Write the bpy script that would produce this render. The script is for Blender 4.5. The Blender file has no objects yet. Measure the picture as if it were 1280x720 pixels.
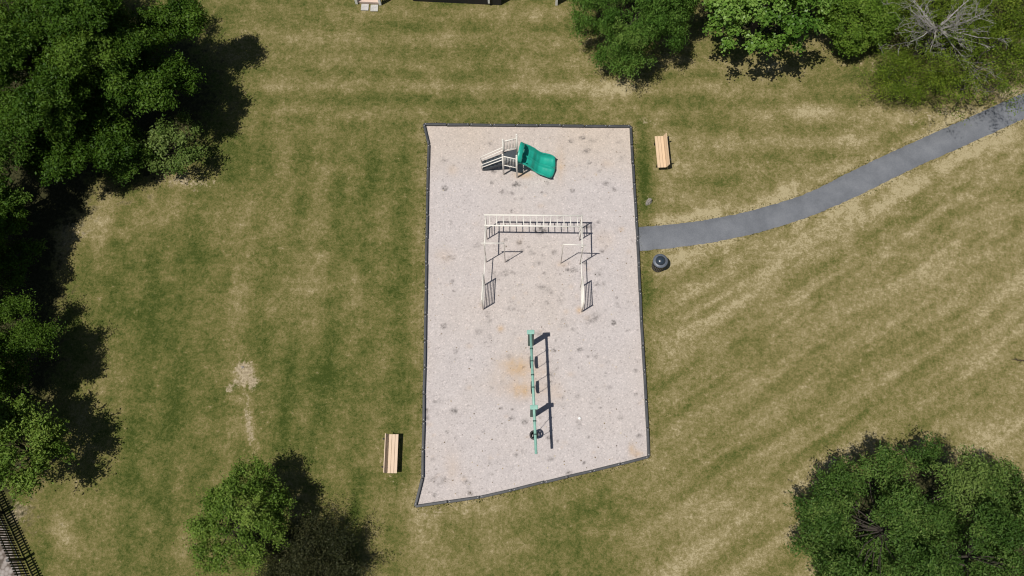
import bpy, bmesh, math, random
import numpy as np
from mathutils import Vector, Matrix

random.seed(7)
RNG = np.random.default_rng(11)
S = bpy.context.scene
COL = S.collection
PI = math.pi

# ------------------------------------------------------------------ camera
FOC = 1037.0                      # focal length in pixels of the 1280-wide photograph
HC = 38.5                         # drone height above the lawn, metres
NADIR = (656.0, 680.0)            # where straight-down falls in the picture
d = Vector((NADIR[0] - 640, -(NADIR[1] - 360), -FOC)).normalized()
zc = -d
yc = (Vector((0, 1, 0)) - zc * zc.y).normalized()
xc = yc.cross(zc)
R3 = Matrix((xc, yc, zc))         # camera space -> world space
CAM = Vector((0, 0, HC))


def at(px, py, z=0.0):
    """World point at height z seen at photo pixel (px, py)."""
    v = R3 @ Vector((px - 640, 360 - py, -FOC))
    return CAM + v * ((z - HC) / v.z)


cam_d = bpy.data.cameras.new("camera")
cam = bpy.data.objects.new("camera", cam_d)
COL.objects.link(cam)
cam.matrix_world = Matrix.Translation(CAM) @ R3.to_4x4()
cam_d.sensor_width = 36.0
cam_d.lens = FOC / 1280 * 36.0
cam_d.clip_start = 0.1
cam_d.clip_end = 6000
S.camera = cam

# ------------------------------------------------------------------ light
SUN_EL = math.radians(69.3)
SHADOW_AZ = math.radians(32.5)    # direction (in plan, from +X) in which shadows fall
L = bpy.data.lights.new("sun", 'SUN')
L.energy = 4.9
L.angle = math.radians(0.53)
L.color = (1.0, 0.955, 0.88)
sun = bpy.data.objects.new("sun", L)
COL.objects.link(sun)
sd = Vector((math.cos(SUN_EL) * math.cos(SHADOW_AZ), math.cos(SUN_EL) * math.sin(SHADOW_AZ), -math.sin(SUN_EL)))
sun.rotation_euler = sd.to_track_quat('-Z', 'Y').to_euler()
sun.location = (-20, -12, 60)

W = bpy.data.worlds.new("World")
S.world = W
W.use_nodes = True
nt = W.node_tree
bg = nt.nodes['Background']
sky = nt.nodes.new('ShaderNodeTexSky')
sky.sky_type = 'NISHITA'
sky.sun_disc = False
sky.sun_elevation = SUN_EL
# sky azimuth: sun stands opposite to the shadow direction; Blender measures clockwise from +Y
sun_az = SHADOW_AZ + PI
sky.sun_rotation = (PI / 2 - sun_az) % (2 * PI)
nt.links.new(sky.outputs[0], bg.inputs[0])
bg.inputs[1].default_value = 0.05

S.view_settings.view_transform = 'Standard'
S.view_settings.look = 'None'
S.view_settings.gamma = 1
S.view_settings.exposure = -0.12
S.view_settings.use_curve_mapping = False
S.render.engine = 'CYCLES'
S.cycles.filter_width = 1.15
S.cycles.max_bounces = 6
S.cycles.transparent_max_bounces = 8


# ------------------------------------------------------------------ tagging
def tag(o, label=None, cat=None, group=None, kind=None):
    if label: o['label'] = label
    if cat: o['category'] = cat
    if group: o['group'] = group
    if kind: o['kind'] = kind
    return o


def empty(name, loc, label, cat, group=None, rz=0.0):
    o = bpy.data.objects.new(name, None)
    o.empty_display_size = 0.2
    COL.objects.link(o)
    o.location = loc
    o.rotation_euler = (0, 0, rz)
    return tag(o, label, cat, group)


# ------------------------------------------------------------------ materials
def lk(nt, a, b): nt.links.new(a, b)


def new_mat(name):
    m = bpy.data.materials.new(name)
    m.use_nodes = True
    return m, m.node_tree, m.node_tree.nodes['Principled BSDF']


def ramp(nt, fac, stops):
    r = nt.nodes.new('ShaderNodeValToRGB')
    e = r.color_ramp.elements
    while len(e) < len(stops): e.new(0.5)
    for el, (p, c) in zip(e, stops):
        el.position = p
        el.color = (*c, 1)
    lk(nt, fac, r.inputs[0])
    return r.outputs[0]


def noise(nt, scale, detail=4, rough=0.6, vec=None):
    n = nt.nodes.new('ShaderNodeTexNoise')
    n.inputs['Scale'].default_value = scale
    n.inputs['Detail'].default_value = detail
    n.inputs['Roughness'].default_value = rough
    if vec is not None: lk(nt, vec, n.inputs['Vector'])
    return n.outputs['Fac']


def objco(nt):
    t = nt.nodes.new('ShaderNodeTexCoord')
    return t.outputs['Object']


def math_(nt, op, a, b=None, clamp=False):
    n = nt.nodes.new('ShaderNodeMath')
    n.operation = op
    n.use_clamp = clamp
    for i, v in enumerate((a, b)):
        if v is None: continue
        if isinstance(v, (int, float)): n.inputs[i].default_value = v
        else: lk(nt, v, n.inputs[i])
    return n.outputs[0]


def mix(nt, fac, a, b, mode='MIX'):
    n = nt.nodes.new('ShaderNodeMix')
    n.data_type = 'RGBA'
    n.blend_type = mode
    if isinstance(fac, (int, float)): n.inputs['Factor'].default_value = fac
    else: lk(nt, fac, n.inputs['Factor'])
    for key, v in (('A', a), ('B', b)):
        sock = [s for s in n.inputs if s.name == key and s.type == 'RGBA'][0]
        if isinstance(v, tuple): sock.default_value = (*v, 1)
        else: lk(nt, v, sock)
    return [s for s in n.outputs if s.type == 'RGBA'][0]


def attr(nt, name):
    a = nt.nodes.new('ShaderNodeAttribute')
    a.attribute_name = name
    return a.outputs['Fac']


def bump(nt, bsdf, h, strength, dist=0.03):
    b = nt.nodes.new('ShaderNodeBump')
    b.inputs['Strength'].default_value = strength
    b.inputs['Distance'].default_value = dist
    lk(nt, h, b.inputs['Height'])
    lk(nt, b.outputs[0], bsdf.inputs['Normal'])


def paint(name, c, rough=0.5, var=0.18, scale=9.0, metal=0.0, dirt=None):
    m, nt, b = new_mat(name)
    co = objco(nt)
    n = noise(nt, scale, 5, 0.65, co)
    lo = tuple(x * (1 - var) for x in c)
    hi = tuple(min(1, x * (1 + var)) for x in c)
    colr = ramp(nt, n, [(0.3, lo), (0.7, hi)])
    if dirt:
        n2 = noise(nt, scale * 0.37, 6, 0.7, co)
        f = ramp(nt, n2, [(0.52, (0, 0, 0)), (0.68, (1, 1, 1))])
        colr = mix(nt, f, colr, dirt)
    lk(nt, colr, b.inputs['Base Color'])
    b.inputs['Roughness'].default_value = rough
    b.inputs['Metallic'].default_value = metal
    bump(nt, b, noise(nt, scale * 6, 3, 0.5, co), 0.12, 0.01)
    return m


def wood_mat(name, c, var=0.25):
    m, nt, b = new_mat(name)
    mp = nt.nodes.new('ShaderNodeMapping')
    mp.inputs['Scale'].default_value = (9, 0.8, 9)
    lk(nt, objco(nt), mp.inputs[0])
    n = noise(nt, 6, 6, 0.7, mp.outputs[0])
    lk(nt, ramp(nt, n, [(0.3, tuple(x * (1 - var) for x in c)), (0.7, tuple(x * (1 + var * .6) for x in c))]), b.inputs['Base Color'])
    b.inputs['Roughness'].default_value = 0.7
    bump(nt, b, n, 0.2, 0.01)
    return m


def leaf_mat(name, dark, mid, light, trans=0.3, rough=0.5, spec=0.12):
    m, nt, b = new_mat(name)
    c = ramp(nt, attr(nt, 'tint'), [(0.0, dark), (0.5, mid), (1.0, light)])
    lk(nt, c, b.inputs['Base Color'])
    b.inputs['Roughness'].default_value = rough
    b.inputs['Specular IOR Level'].default_value = spec
    t = nt.nodes.new('ShaderNodeBsdfTranslucent')
    hs = nt.nodes.new('ShaderNodeHueSaturation')
    hs.inputs['Hue'].default_value = 0.48
    hs.inputs['Saturation'].default_value = 1.1
    hs.inputs['Value'].default_value = 1.1
    lk(nt, c, hs.inputs['Color'])
    lk(nt, hs.outputs[0], t.inputs[0])
    mx = nt.nodes.new('ShaderNodeMixShader')
    mx.inputs[0].default_value = trans
    lk(nt, b.outputs[0], mx.inputs[1])
    lk(nt, t.outputs[0], mx.inputs[2])
    lk(nt, mx.outputs[0], nt.nodes['Material Output'].inputs['Surface'])
    return m


M = {}
M['white'] = paint('cream_powder_coat', (0.74, 0.71, 0.65), 0.45, 0.08, 6)
M['postwhite'] = paint('weathered_white', (0.66, 0.64, 0.60), 0.5, 0.12, 6)
M['teal_slide'] = paint('teal_plastic', (0.016, 0.335, 0.25), 0.36, 0.10, 3)
M['teal_beam'] = paint('faded_teal_steel', (0.22, 0.42, 0.35), 0.5, 0.14, 7)
M['teal_dark'] = paint('dark_teal_post', (0.03, 0.085, 0.07), 0.55, 0.2, 6)
M['deck'] = paint('dark_coated_deck', (0.035, 0.045, 0.055), 0.6, 0.25, 14)
M['black'] = paint('black_rubber', (0.015, 0.014, 0.014), 0.6, 0.3, 10)
M['steel'] = paint('galvanised_chain', (0.35, 0.35, 0.34), 0.4, 0.2, 20, 0.6)
M['border'] = paint('weathered_dark_plastic', (0.045, 0.048, 0.053), 0.55, 0.3, 3.0)
M['stake'] = paint('pale_stake_cap', (0.30, 0.29, 0.28), 0.6, 0.2, 8)
M['bench'] = wood_mat('tan_recycled_plank', (0.62, 0.45, 0.29), 0.14)
M['bench_pale'] = wood_mat('pale_pinkish_plank', (0.62, 0.475, 0.345), 0.12)
M['grey_tube'] = paint('taupe_powder_coat', (0.50, 0.46, 0.41), 0.5, 0.12, 6)
M['darkmetal'] = paint('dark_metal', (0.02, 0.022, 0.026), 0.4, 0.25, 12)
M['lid'] = paint('dark_blue_grey_lid', (0.028, 0.04, 0.055), 0.28, 0.15, 12)
M['lidring'] = paint('grey_lid_ring', (0.10, 0.115, 0.14), 0.45, 0.2, 12)
M['canslat'] = paint('weathered_slat', (0.14, 0.12, 0.11), 0.5, 0.3, 12)
M['stone'] = paint('grey_stone', (0.27, 0.245, 0.215), 0.9, 0.35, 9)
M['slab'] = paint('concrete_slab', (0.42, 0.41, 0.39), 0.9, 0.18, 7)
M['fence'] = paint('black_painted_picket', (0.012, 0.012, 0.013), 0.5, 0.3, 8)
M['bark'] = paint('brown_bark', (0.042, 0.034, 0.026), 0.9, 0.35, 14)
M['deadwood'] = paint('pale_dead_wood', (0.27, 0.255, 0.235), 0.85, 0.35, 10)
M['porchfloor'] = wood_mat('pinkish_floor_boards', (0.60, 0.46, 0.38), 0.12)
M['shedwall'] = paint('dark_navy_siding', (0.014, 0.014, 0.02), 0.6, 0.25, 4)
M['shedroof'] = paint('charcoal_shingle', (0.05, 0.05, 0.052), 0.9, 0.35, 10)
M['brightwhite'] = paint('bright_white_paint', (0.86, 0.86, 0.85), 0.4, 0.05, 6)
M['ball'] = paint('white_plastic', (0.8, 0.8, 0.78), 0.4, 0.05, 8)
M['twig'] = paint('dark_twig', (0.05, 0.035, 0.02), 0.9, 0.3, 20)


# ------------------------------------------------------------------ mesh building
class MB:
    def __init__(self):
        self.v, self.f, self.mi = [], [], []

    def add(self, verts, faces, mi=0):
        o = len(self.v)
        self.v += [tuple(p) for p in verts]
        self.f += [tuple(i + o for i in f) for f in faces]
        self.mi += [mi] * len(faces)
        return self

    def box(self, c, size, rot=None, mi=0, bev=0.0):
        hx, hy, hz = (s / 2 for s in size)
        if bev:
            bm = bmesh.new()
            bmesh.ops.create_cube(bm, size=1)
            for v in bm.verts: v.co = Vector((v.co.x * 2 * hx, v.co.y * 2 * hy, v.co.z * 2 * hz))
            bmesh.ops.bevel(bm, geom=bm.edges[:], offset=bev, segments=2, affect='EDGES', profile=0.6)
            bm.verts.index_update()
            vs = [v.co.copy() for v in bm.verts]
            fs = [tuple(v.index for v in f.verts) for f in bm.faces]
            bm.free()
        else:
            vs = [Vector((x, y, z)) for z in (-hz, hz) for y in (-hy, hy) for x in (-hx, hx)]
            fs = [(0, 2, 3, 1), (4, 5, 7, 6), (0, 1, 5, 4), (2, 6, 7, 3), (0, 4, 6, 2), (1, 3, 7, 5)]
        c = Vector(c)
        vs = [(rot @ v if rot else v) + c for v in vs]
        return self.add(vs, fs, mi)

    def beam(self, a, b, w, h, mi=0, up=Vector((0, 0, 1)), bev=0.0):
        a, b = Vector(a), Vector(b)
        y = (b - a).normalized()
        x = y.cross(up)
        if x.length < 1e-4: x = Vector((1, 0, 0))
        x.normalize()
        z = x.cross(y)
        r = Matrix((x, y, z)).transposed()
        return self.box((a + b) / 2, (w, (b - a).length, h), r, mi, bev)

    def tube(self, pts, rad, n=8, mi=0, caps=True):
        pts = [Vector(p) for p in pts]
        rads = rad if isinstance(rad, (list, tuple)) else [rad] * len(pts)
        vs, fs = [], []
        ref = None
        for i, p in enumerate(pts):
            t = (pts[min(i + 1, len(pts) - 1)] - pts[max(i - 1, 0)])
            t = t.normalized() if t.length > 1e-9 else Vector((0, 0, 1))
            if ref is None:
                ref = Vector((0, 0, 1)) if abs(t.z) < 0.9 else Vector((1, 0, 0))
            x = (ref - t * ref.dot(t)).normalized()
            y = t.cross(x)
            ref = x
            for k in range(n):
                a = 2 * PI * k / n
                vs.append(p + (x * math.cos(a) + y * math.sin(a)) * rads[i])
        for i in range(len(pts) - 1):
            for k in range(n):
                k2 = (k + 1) % n
                fs.append((i * n + k, i * n + k2, (i + 1) * n + k2, (i + 1) * n + k))
        if caps:
            fs.append(tuple(range(n - 1, -1, -1)))
            o = (len(pts) - 1) * n
            fs.append(tuple(range(o, o + n)))
        return self.add(vs, fs, mi)

    def lathe(self, prof, c=(0, 0, 0), n=28, mi=0):
        vs, fs = [], []
        c = Vector(c)
        for r, z in prof:
            for k in range(n):
                a = 2 * PI * k / n
                vs.append(c + Vector((r * math.cos(a), r * math.sin(a), z)))
        for i in range(len(prof) - 1):
            for k in range(n):
                k2 = (k + 1) % n
                fs.append((i * n + k, i * n + k2, (i + 1) * n + k2, (i + 1) * n + k))
        return self.add(vs, fs, mi)

    def prism(self, poly, z0, z1, mi=0):
        n = len(poly)
        vs = [(p[0], p[1], z0) for p in poly] + [(p[0], p[1], z1) for p in poly]
        fs = [tuple(range(n - 1, -1, -1)), tuple(range(n, 2 * n))]
        fs += [(i, (i + 1) % n, n + (i + 1) % n, n + i) for i in range(n)]
        return self.add(vs, fs, mi)

    def build(self, name, mats, parent=None, smooth=False, origin=None):
        off = Vector((0, 0, 0))
        if parent is not None:
            off = Vector(parent['_o']) if '_o' in parent else Vector((0, 0, 0))
        if origin is not None: off = Vector(origin)
        me = bpy.data.meshes.new(name)
        me.from_pydata([tuple(Vector(p) - off) for p in self.v], [], self.f)
        mats = mats if isinstance(mats, (list, tuple)) else [mats]
        for m in mats: me.materials.append(m)
        me.polygons.foreach_set('material_index', self.mi)
        if smooth: me.polygons.foreach_set('use_smooth', [True] * len(me.polygons))
        bm = bmesh.new(); bm.from_mesh(me)
        bmesh.ops.recalc_face_normals(bm, faces=bm.faces[:])
        bm.to_mesh(me); bm.free()
        o = bpy.data.objects.new(name, me)
        COL.objects.link(o)
        if parent is not None: o.parent = parent
        if origin is not None: o.location = Vector(origin)
        return o


ORIG = []


def world_thing(name, loc, label, cat, group=None):
    """Empty at loc; parts built in world coordinates are stored relative to it."""
    o = empty(name, loc, label, cat, group)
    o['_o'] = tuple(loc)
    ORIG.append(o)
    return o


def kids(o):
    return [c for c in COL.objects if c.parent == o]


def copy_tree(o, parent=None):
    ch = kids(o)
    c = o.copy()
    COL.objects.link(c)
    if parent is not None: c.parent = parent
    for k in ch: copy_tree(k, c)
    return c


# ------------------------------------------------------------------ numpy value noise
def vnoise(x, y, seed=0):
    xi = np.floor(x).astype(np.int64); yi = np.floor(y).astype(np.int64)
    fx = x - xi; fy = y - yi
    fx = fx * fx * (3 - 2 * fx); fy = fy * fy * (3 - 2 * fy)

    def h(i, j):
        n = (i * 374761393 + j * 668265263 + seed * 974634871) & 0xffffffff
        n = ((n ^ (n >> 13)) * 1274126177) & 0xffffffff
        return ((n ^ (n >> 16)) & 0xffff) / 65535.0
    a = h(xi, yi); b = h(xi + 1, yi); c = h(xi, yi + 1); e = h(xi + 1, yi + 1)
    return (a * (1 - fx) + b * fx) * (1 - fy) + (c * (1 - fx) + e * fx) * fy


def fbm(x, y, seed=0, octs=4):
    s = 0; a = 0.5; t = 0
    for o in range(octs):
        s = s + a * vnoise(x * 2 ** o + 17.3 * o, y * 2 ** o - 9.1 * o, seed + o); t += a; a *= 0.55
    return s / t


def to_px(X, Y, Z=0.0):
    """photo pixel of world ground points (used only to lay out where turf is dry or lush)."""
    P = np.stack([X, Y, np.full_like(X, Z) - HC], -1)
    RT = np.array([[R3[i][j] for j in range(3)] for i in range(3)])
    c = P @ RT
    w = np.maximum(-c[..., 2], 1e-3)
    return 640 + FOC * c[..., 0] / w, 360 - FOC * c[..., 1] / w


def seg_dist(X, Y, pts):
    best = np.full(X.shape, 1e9)
    for (a, b) in zip(pts[:-1], pts[1:]):
        ax, ay, bx, by = a[0], a[1], b[0], b[1]
        dx, dy = bx - ax, by - ay
        t = np.clip(((X - ax) * dx + (Y - ay) * dy) / (dx * dx + dy * dy), 0, 1)
        best = np.minimum(best, np.hypot(X - ax - t * dx, Y - ay - t * dy))
    return best


# ------------------------------------------------------------------ outlines
BORDER_PX = [(530, 157), (788, 159.5), (792, 230), (796.5, 300), (801, 400), (807, 500), (810.5, 571.5),
             (740, 589), (680, 603), (600, 622), (519.5, 633), (528.5, 598), (531, 460), (533.5, 300), (536, 182)]
BORDER = [at(*p) for p in BORDER_PX]
PATH_UP = [at(*p) for p in [(797, 283.5), (850, 279.5), (900, 272), (950, 260.5), (1000, 245.5), (1035, 229), (1069, 211), (1110, 192), (1150, 173.5),
                            (1187, 157), (1222, 141.7), (1250, 128.5), (1278, 116.7), (1330, 97), (1400, 74), (1500, 44), (1640, 10)]]
PATH_LO = [at(*p) for p in [(798, 314), (850, 309.5), (900, 302), (950, 291), (1000, 275.5), (1035, 262), (1069, 247), (1110, 226), (1147, 208),
                            (1190, 189.5), (1236, 169), (1258, 159), (1278, 149.5), (1330, 128), (1400, 103), (1500, 72), (1640, 36)]]


def resample(pts, step, jit=0.0, seed=1):
    out = []
    rnd = random.Random(seed)
    for a, b in zip(pts[:-1], pts[1:]):
        n = max(1, int((b - a).length / step))
        for i in range(n):
            p = a.lerp(b, i / n)
            nrm = Vector((-(b - a).y, (b - a).x, 0)).normalized()
            out.append(p + nrm * rnd.uniform(-jit, jit))
    out.append(pts[-1])
    return out


def smooth_poly(pts, it=2):
    for _ in range(it):
        q = [pts[0]]
        for a, b in zip(pts[:-1], pts[1:]):
            q += [a.lerp(b, .25), a.lerp(b, .75)]
        q.append(pts[-1])
        pts = q
    return pts


PATH_UP_S = smooth_poly(PATH_UP)
PATH_LO_S = smooth_poly(PATH_LO)

# ------------------------------------------------------------------ ground: one sheet to the horizon
core_x = np.arange(-32, 32.01, 0.16)
core_y = np.arange(-8, 33.01, 0.16)
far = np.array([3, 8, 16, 30, 60, 130, 300, 700, 1500, 3000.])
gx = np.concatenate([-32 - far[::-1], core_x, 32 + far])
gy = np.concatenate([-8 - far[::-1], core_y, 33 + far])
X, Y = np.meshgrid(gx, gy)
px, py = to_px(X, Y)
inx = (np.abs(X) < 60) & (Y > -30) & (Y < 60)
px = np.where(inx, px, -9999.0); py = np.where(inx, py, -9999.0)


def blob(cx, cy, rx, ry, ang=0.0, p=1.0):
    a = math.radians(ang)
    u = (px - cx) * math.cos(a) + (py - cy) * math.sin(a)
    v = -(px - cx) * math.sin(a) + (py - cy) * math.cos(a)
    return np.exp(-((u / rx) ** 2 + (v / ry) ** 2) ** p)


def sstep(a, b, x):
    t = np.clip((x - a) / (b - a), 0, 1)
    return t * t * (3 - 2 * t)


big = fbm(X * 0.16, Y * 0.16, 3, 4)
med = fbm(X * 0.55, Y * 0.55, 21, 4)
small = fbm(X * 1.7, Y * 1.7, 33, 3)
dry = 0.44 - 0.03 * (1 - sstep(450, 520, px)) + 0.30 * (big - 0.5) + (0.40 * (med - 0.5) + 0.45 * (small - 0.5)) * (1 - .45 * sstep(780, 860, px) * sstep(290, 340, py))
right = sstep(770, 860, px) * sstep(270, 330, py + (px - 800) * 0.42)
left = 1 - sstep(500, 560, px)
topz = 1 - sstep(140, 190, py)
# mower passes: wobbling straight strips, diagonal on the right, level along the top, lengthwise on the left
wob = 0.8 * (fbm(X * 0.2, Y * 0.2, 77, 2) - .5)
ud = (-X * math.sin(math.radians(33)) + Y * math.cos(math.radians(33))) + wob
dry += right * (0.06 * np.sin(2 * PI * ud / 1.65) + 0.05 * np.sin(2 * PI * ud / 4.1 + 1.3) + 0.24)
dry += right * 0.24 * (fbm(ud * 3.1, (X * math.cos(math.radians(33)) + Y * math.sin(math.radians(33))) * .22, 6, 3) - .5) * 2
dry += right * 0.12 * (fbm(ud * 1.2, (X * math.cos(math.radians(33)) + Y * math.sin(math.radians(33))) * .16, 5, 3) - .5) * 2
ut = Y + wob + X * 0.01
topr = topz * sstep(280, 340, px) + sstep(790, 850, px) * (1 - right) * (1 - topz)
dry += np.clip(topr, 0, 1) * (0.09 * np.sin(2 * PI * ut / 1.5) + 0.22 * (fbm(ut * 1.1, X * .12, 8, 3) - .5) * 2 + 0.08)
ul = X + wob * .8 + Y * 0.03
dry += left * (1 - topz) * (0.065 * np.sin(2 * PI * ul / 1.75) + 0.14 * (fbm(ul * .9, Y * .10, 15, 3) - .5) * 2 - 0.03)
# drier and greener places
for a in [(120, 270, 75, 40, 20, .30), (200, 262, 90, 35, 0, .22), (230, 225, 50, 12, 5, .45), (85, 300, 25, 45, 0, .22), (400, 240, 30, 70, 0, .16),
          (306, 468, 15, 13, 0, .75), (312, 528, 8, 40, -8, .5), (300, 490, 40, 40, 0, .05), (72, 668, 34, 75, -22, .34),
          (770, 120, 42, 26, 0, .32), (640, 60, 90, 10, 0, .14), (700, 110, 80, 12, 0, .15), (1000, 140, 130, 12, 0, .22), (960, 95, 60, 14, 0, .16),
          (1080, 170, 80, 16, -20, .32), (860, 268, 90, 9, -6, .40), (975, 235, 70, 10, -22, .36), (840, 330, 60, 10, -8, .34), (860, 318, 60, 5, -5, .3), (1050, 275, 90, 14, -26, .30),
          (1180, 215, 90, 12, -25, .30), (820, 145, 24, 10, 0, .18), (575, 640, 60, 14, -8, .42), (700, 620, 80, 12, -12, .20), (505, 620, 16, 30, 0, .20),
          (1230, 540, 70, 40, -30, .18), (980, 640, 30, 60, 0, .20), (900, 400, 120, 40, -33, .08), (820, 640, 90, 40, -10, .10), (600, 690, 80, 30, 0, .12),
          (1100, 440, 60, 14, -33, .14), (950, 520, 80, 12, -33, .14), (560, 145, 60, 7, 0, -.08), (430, 690, 70, 30, 0, .05), (1150, 350, 120, 16, -33, .14),
          (330, 40, 40, 30, 0, -.12), (420, 120, 120, 26, 0, -.14), (560, 50, 90, 26, 0, -.10), (500, 330, 24, 170, 0, -.22), (490, 400, 16, 60, 0, -.14), (330, 430, 80, 36, 0, -.18),
          (150, 390, 50, 60, 20, -.10), (230, 500, 80, 30, 0, -.14), (420, 470, 50, 60, 0, -.16), (140, 610, 40, 22, 0, -.26), (320, 200, 40, 40, 0, -.16),
          (260, 330, 40, 60, 0, .10), (450, 540, 40, 20, 0, -.10), (440, 610, 60, 30, 0, -.12), (480, 680, 40, 40, 0, -.10),
          (806, 230, 9, 75, -2, -.95), (809, 350, 9, 40, 0, -.8), (812, 470, 8, 80, 0, -.18), (870, 490, 60, 40, -33, -.16), (1000, 450, 70, 20, -33, -.16), (1180, 270, 60, 18, -33, -.22),
          (880, 570, 70, 25, -33, -.12), (1090, 380, 70, 16, -33, -.18), (1240, 330, 50, 20, -33, -.14), (880, 610, 60, 20, -10, -.10), (1010, 210, 60, 12, -20, -.12), (930, 200, 70, 14, 0, -.06),
          (680, 650, 100, 16, -14, -.14), (740, 690, 90, 20, 0, -.06), (1180, 490, 60, 20, -33, -.06)]:
    dry += ((0.70 if a[0] < 800 else 0.5) if a[5] > 0 else 0.5) * a[5] * blob(*a[:5]) * (0.5 + 1.0 * small)
bX, bY = X, Y
pe = np.minimum(seg_dist(X, Y, PATH_UP_S), seg_dist(X, Y, PATH_LO_S))
dry += 0.20 * np.exp(-(pe / 0.32) ** 2) * (0.3 + 1.2 * small)
bd = seg_dist(X, Y, BORDER + [BORDER[0]])
dry += 0.14 * np.exp(-(bd / 0.3) ** 2) * (left * 0.4 + 0.6) * (1 - sstep(795, 800, px) * (1 - sstep(420, 480, py)))
bare = np.zeros_like(dry); mulch = np.zeros_like(dry)
for a in [(304, 461, 11, 9, 0, 1.5), (316, 479, 7, 9, 0, 1.1), (294, 481, 18, 6, -35, .9), (311, 528, 5, 36, -8, .7), (235, 228, 45, 7, 4, .6), (100, 292, 14, 10, 20, .4), (22, 640, 14, 22, 25, .8), (66, 680, 22, 40, -20, .12), (810, 252, 7, 6, 0, .5), (806, 152, 16, 5, 0, .45), (490, 602, 14, 5, 0, .4), (484, 566, 12, 26, 0, .2), (545, 640, 30, 6, -6, .5), (1090, 78, 20, 14, 0, .3), (1130, 85, 22, 18, 0, .4), (1150, 150, 40, 8, -20, .4)]:
    bare += a[5] * blob(*a[:5]) * (0.5 + 1.0 * small)
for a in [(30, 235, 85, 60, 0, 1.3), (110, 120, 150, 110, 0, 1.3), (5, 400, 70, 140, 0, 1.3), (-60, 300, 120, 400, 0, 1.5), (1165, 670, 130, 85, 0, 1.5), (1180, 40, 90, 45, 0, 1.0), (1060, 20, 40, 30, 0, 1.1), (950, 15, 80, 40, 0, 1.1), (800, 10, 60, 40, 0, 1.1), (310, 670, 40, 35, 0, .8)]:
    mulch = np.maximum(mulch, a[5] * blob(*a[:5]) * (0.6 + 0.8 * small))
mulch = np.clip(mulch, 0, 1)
dry = np.clip(dry, 0, 1); bare = np.clip(bare, 0, 1)
Z = 0.012 * (fbm(X * .8, Y * .8, 50, 3) - .5) * inx - 0.006
ny, nx = X.shape


def grid_obj(name, X, Y, Z, mask, mat, attrs):
    ny, nx = X.shape
    me = bpy.data.meshes.new(name)
    idx = np.arange(nx * ny).reshape(ny, nx)
    q = np.stack([idx[:-1, :-1], idx[:-1, 1:], idx[1:, 1:], idx[1:, :-1]], -1).reshape(-1, 4)
    if mask is not None: q = q[mask.reshape(-1)]
    n = len(q)
    me.vertices.add(nx * ny)
    me.vertices.foreach_set('co', np.stack([X, Y, Z], -1).astype(np.float32).ravel())
    me.loops.add(n * 4)
    me.loops.foreach_set('vertex_index', q.astype(np.int32).ravel())
    me.polygons.add(n)
    me.polygons.foreach_set('loop_start', np.arange(0, n * 4, 4, dtype=np.int32))
    for k, v in attrs.items():
        a = me.attributes.new(k, 'FLOAT', 'POINT')
        a.data.foreach_set('value', v.astype(np.float32).ravel())
    me.materials.append(mat)
    me.update(calc_edges=True)
    me.validate()
    me.polygons.foreach_set('use_smooth', [True] * len(me.polygons))
    o = bpy.data.objects.new(name, me)
    COL.objects.link(o)
    return o


gm, nt, b = new_mat('mown_turf')
co = objco(nt)
n1 = noise(nt, 3.2, 4, 0.6, co)
n2 = noise(nt, 8.0, 3, 0.7, co)
n3 = noise(nt, 19.0, 2, 0.7, co)
dv = attr(nt, 'dry')
f = math_(nt, 'ADD', dv, math_(nt, 'MULTIPLY', math_(nt, 'SUBTRACT', n1, 0.5), 0.85))
f = math_(nt, 'ADD', f, math_(nt, 'MULTIPLY', math_(nt, 'SUBTRACT', n2, 0.5), 1.0))
f = math_(nt, 'ADD', f, math_(nt, 'MULTIPLY', math_(nt, 'SUBTRACT', n3, 0.5), 0.70), True)
turf = ramp(nt, f, [(0.0, (0.040, 0.058, 0.010)), (0.22, (0.080, 0.091, 0.022)), (0.45, (0.134, 0.123, 0.040)), (0.66, (0.196, 0.165, 0.071)), (0.85, (0.262, 0.218, 0.113)), (1.0, (0.36, 0.305, 0.18))])
soil = ramp(nt, n2, [(0.3, (0.20, 0.16, 0.10)), (0.55, (0.34, 0.28, 0.185)), (0.72, (0.45, 0.38, 0.27))])
bf = math_(nt, 'ADD', attr(nt, 'bare'), math_(nt, 'MULTIPLY', math_(nt, 'ADD', math_(nt, 'SUBTRACT', n2, 0.55), math_(nt, 'SUBTRACT', n1, 0.5)), 1.5), True)
bf = ramp(nt, bf, [(0.30, (0, 0, 0)), (0.75, (1, 1, 1))])
c = mix(nt, bf, turf, soil)
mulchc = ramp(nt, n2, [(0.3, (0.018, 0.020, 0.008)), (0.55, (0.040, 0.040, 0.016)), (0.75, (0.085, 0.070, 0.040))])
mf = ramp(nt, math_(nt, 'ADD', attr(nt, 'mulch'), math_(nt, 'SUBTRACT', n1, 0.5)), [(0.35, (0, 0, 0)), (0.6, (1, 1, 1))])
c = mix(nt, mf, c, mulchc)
# seed heads and straw: single pale or dark specks
vz = nt.nodes.new('ShaderNodeTexVoronoi'); vz.inputs['Scale'].default_value = 7.0; lk(nt, co, vz.inputs['Vector'])
sp = ramp(nt, vz.outputs['Distance'], [(0.05, (1, 1, 1)), (0.16, (0, 0, 0))])
c = mix(nt, math_(nt, 'MULTIPLY', sp, 0.16), c, (0.40, 0.36, 0.24))
lk(nt, c, b.inputs['Base Color'])
b.inputs['Roughness'].default_value = 0.95
b.inputs['Specular IOR Level'].default_value = 0.1
bump(nt, b, math_(nt, 'ADD', n3, math_(nt, 'MULTIPLY', n2, 1.5)), 0.55, 0.05)
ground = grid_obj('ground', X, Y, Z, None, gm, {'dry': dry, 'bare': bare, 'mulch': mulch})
tag(ground, 'mown park lawn in patches of green and dry straw', 'lawn', None, 'structure')

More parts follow.
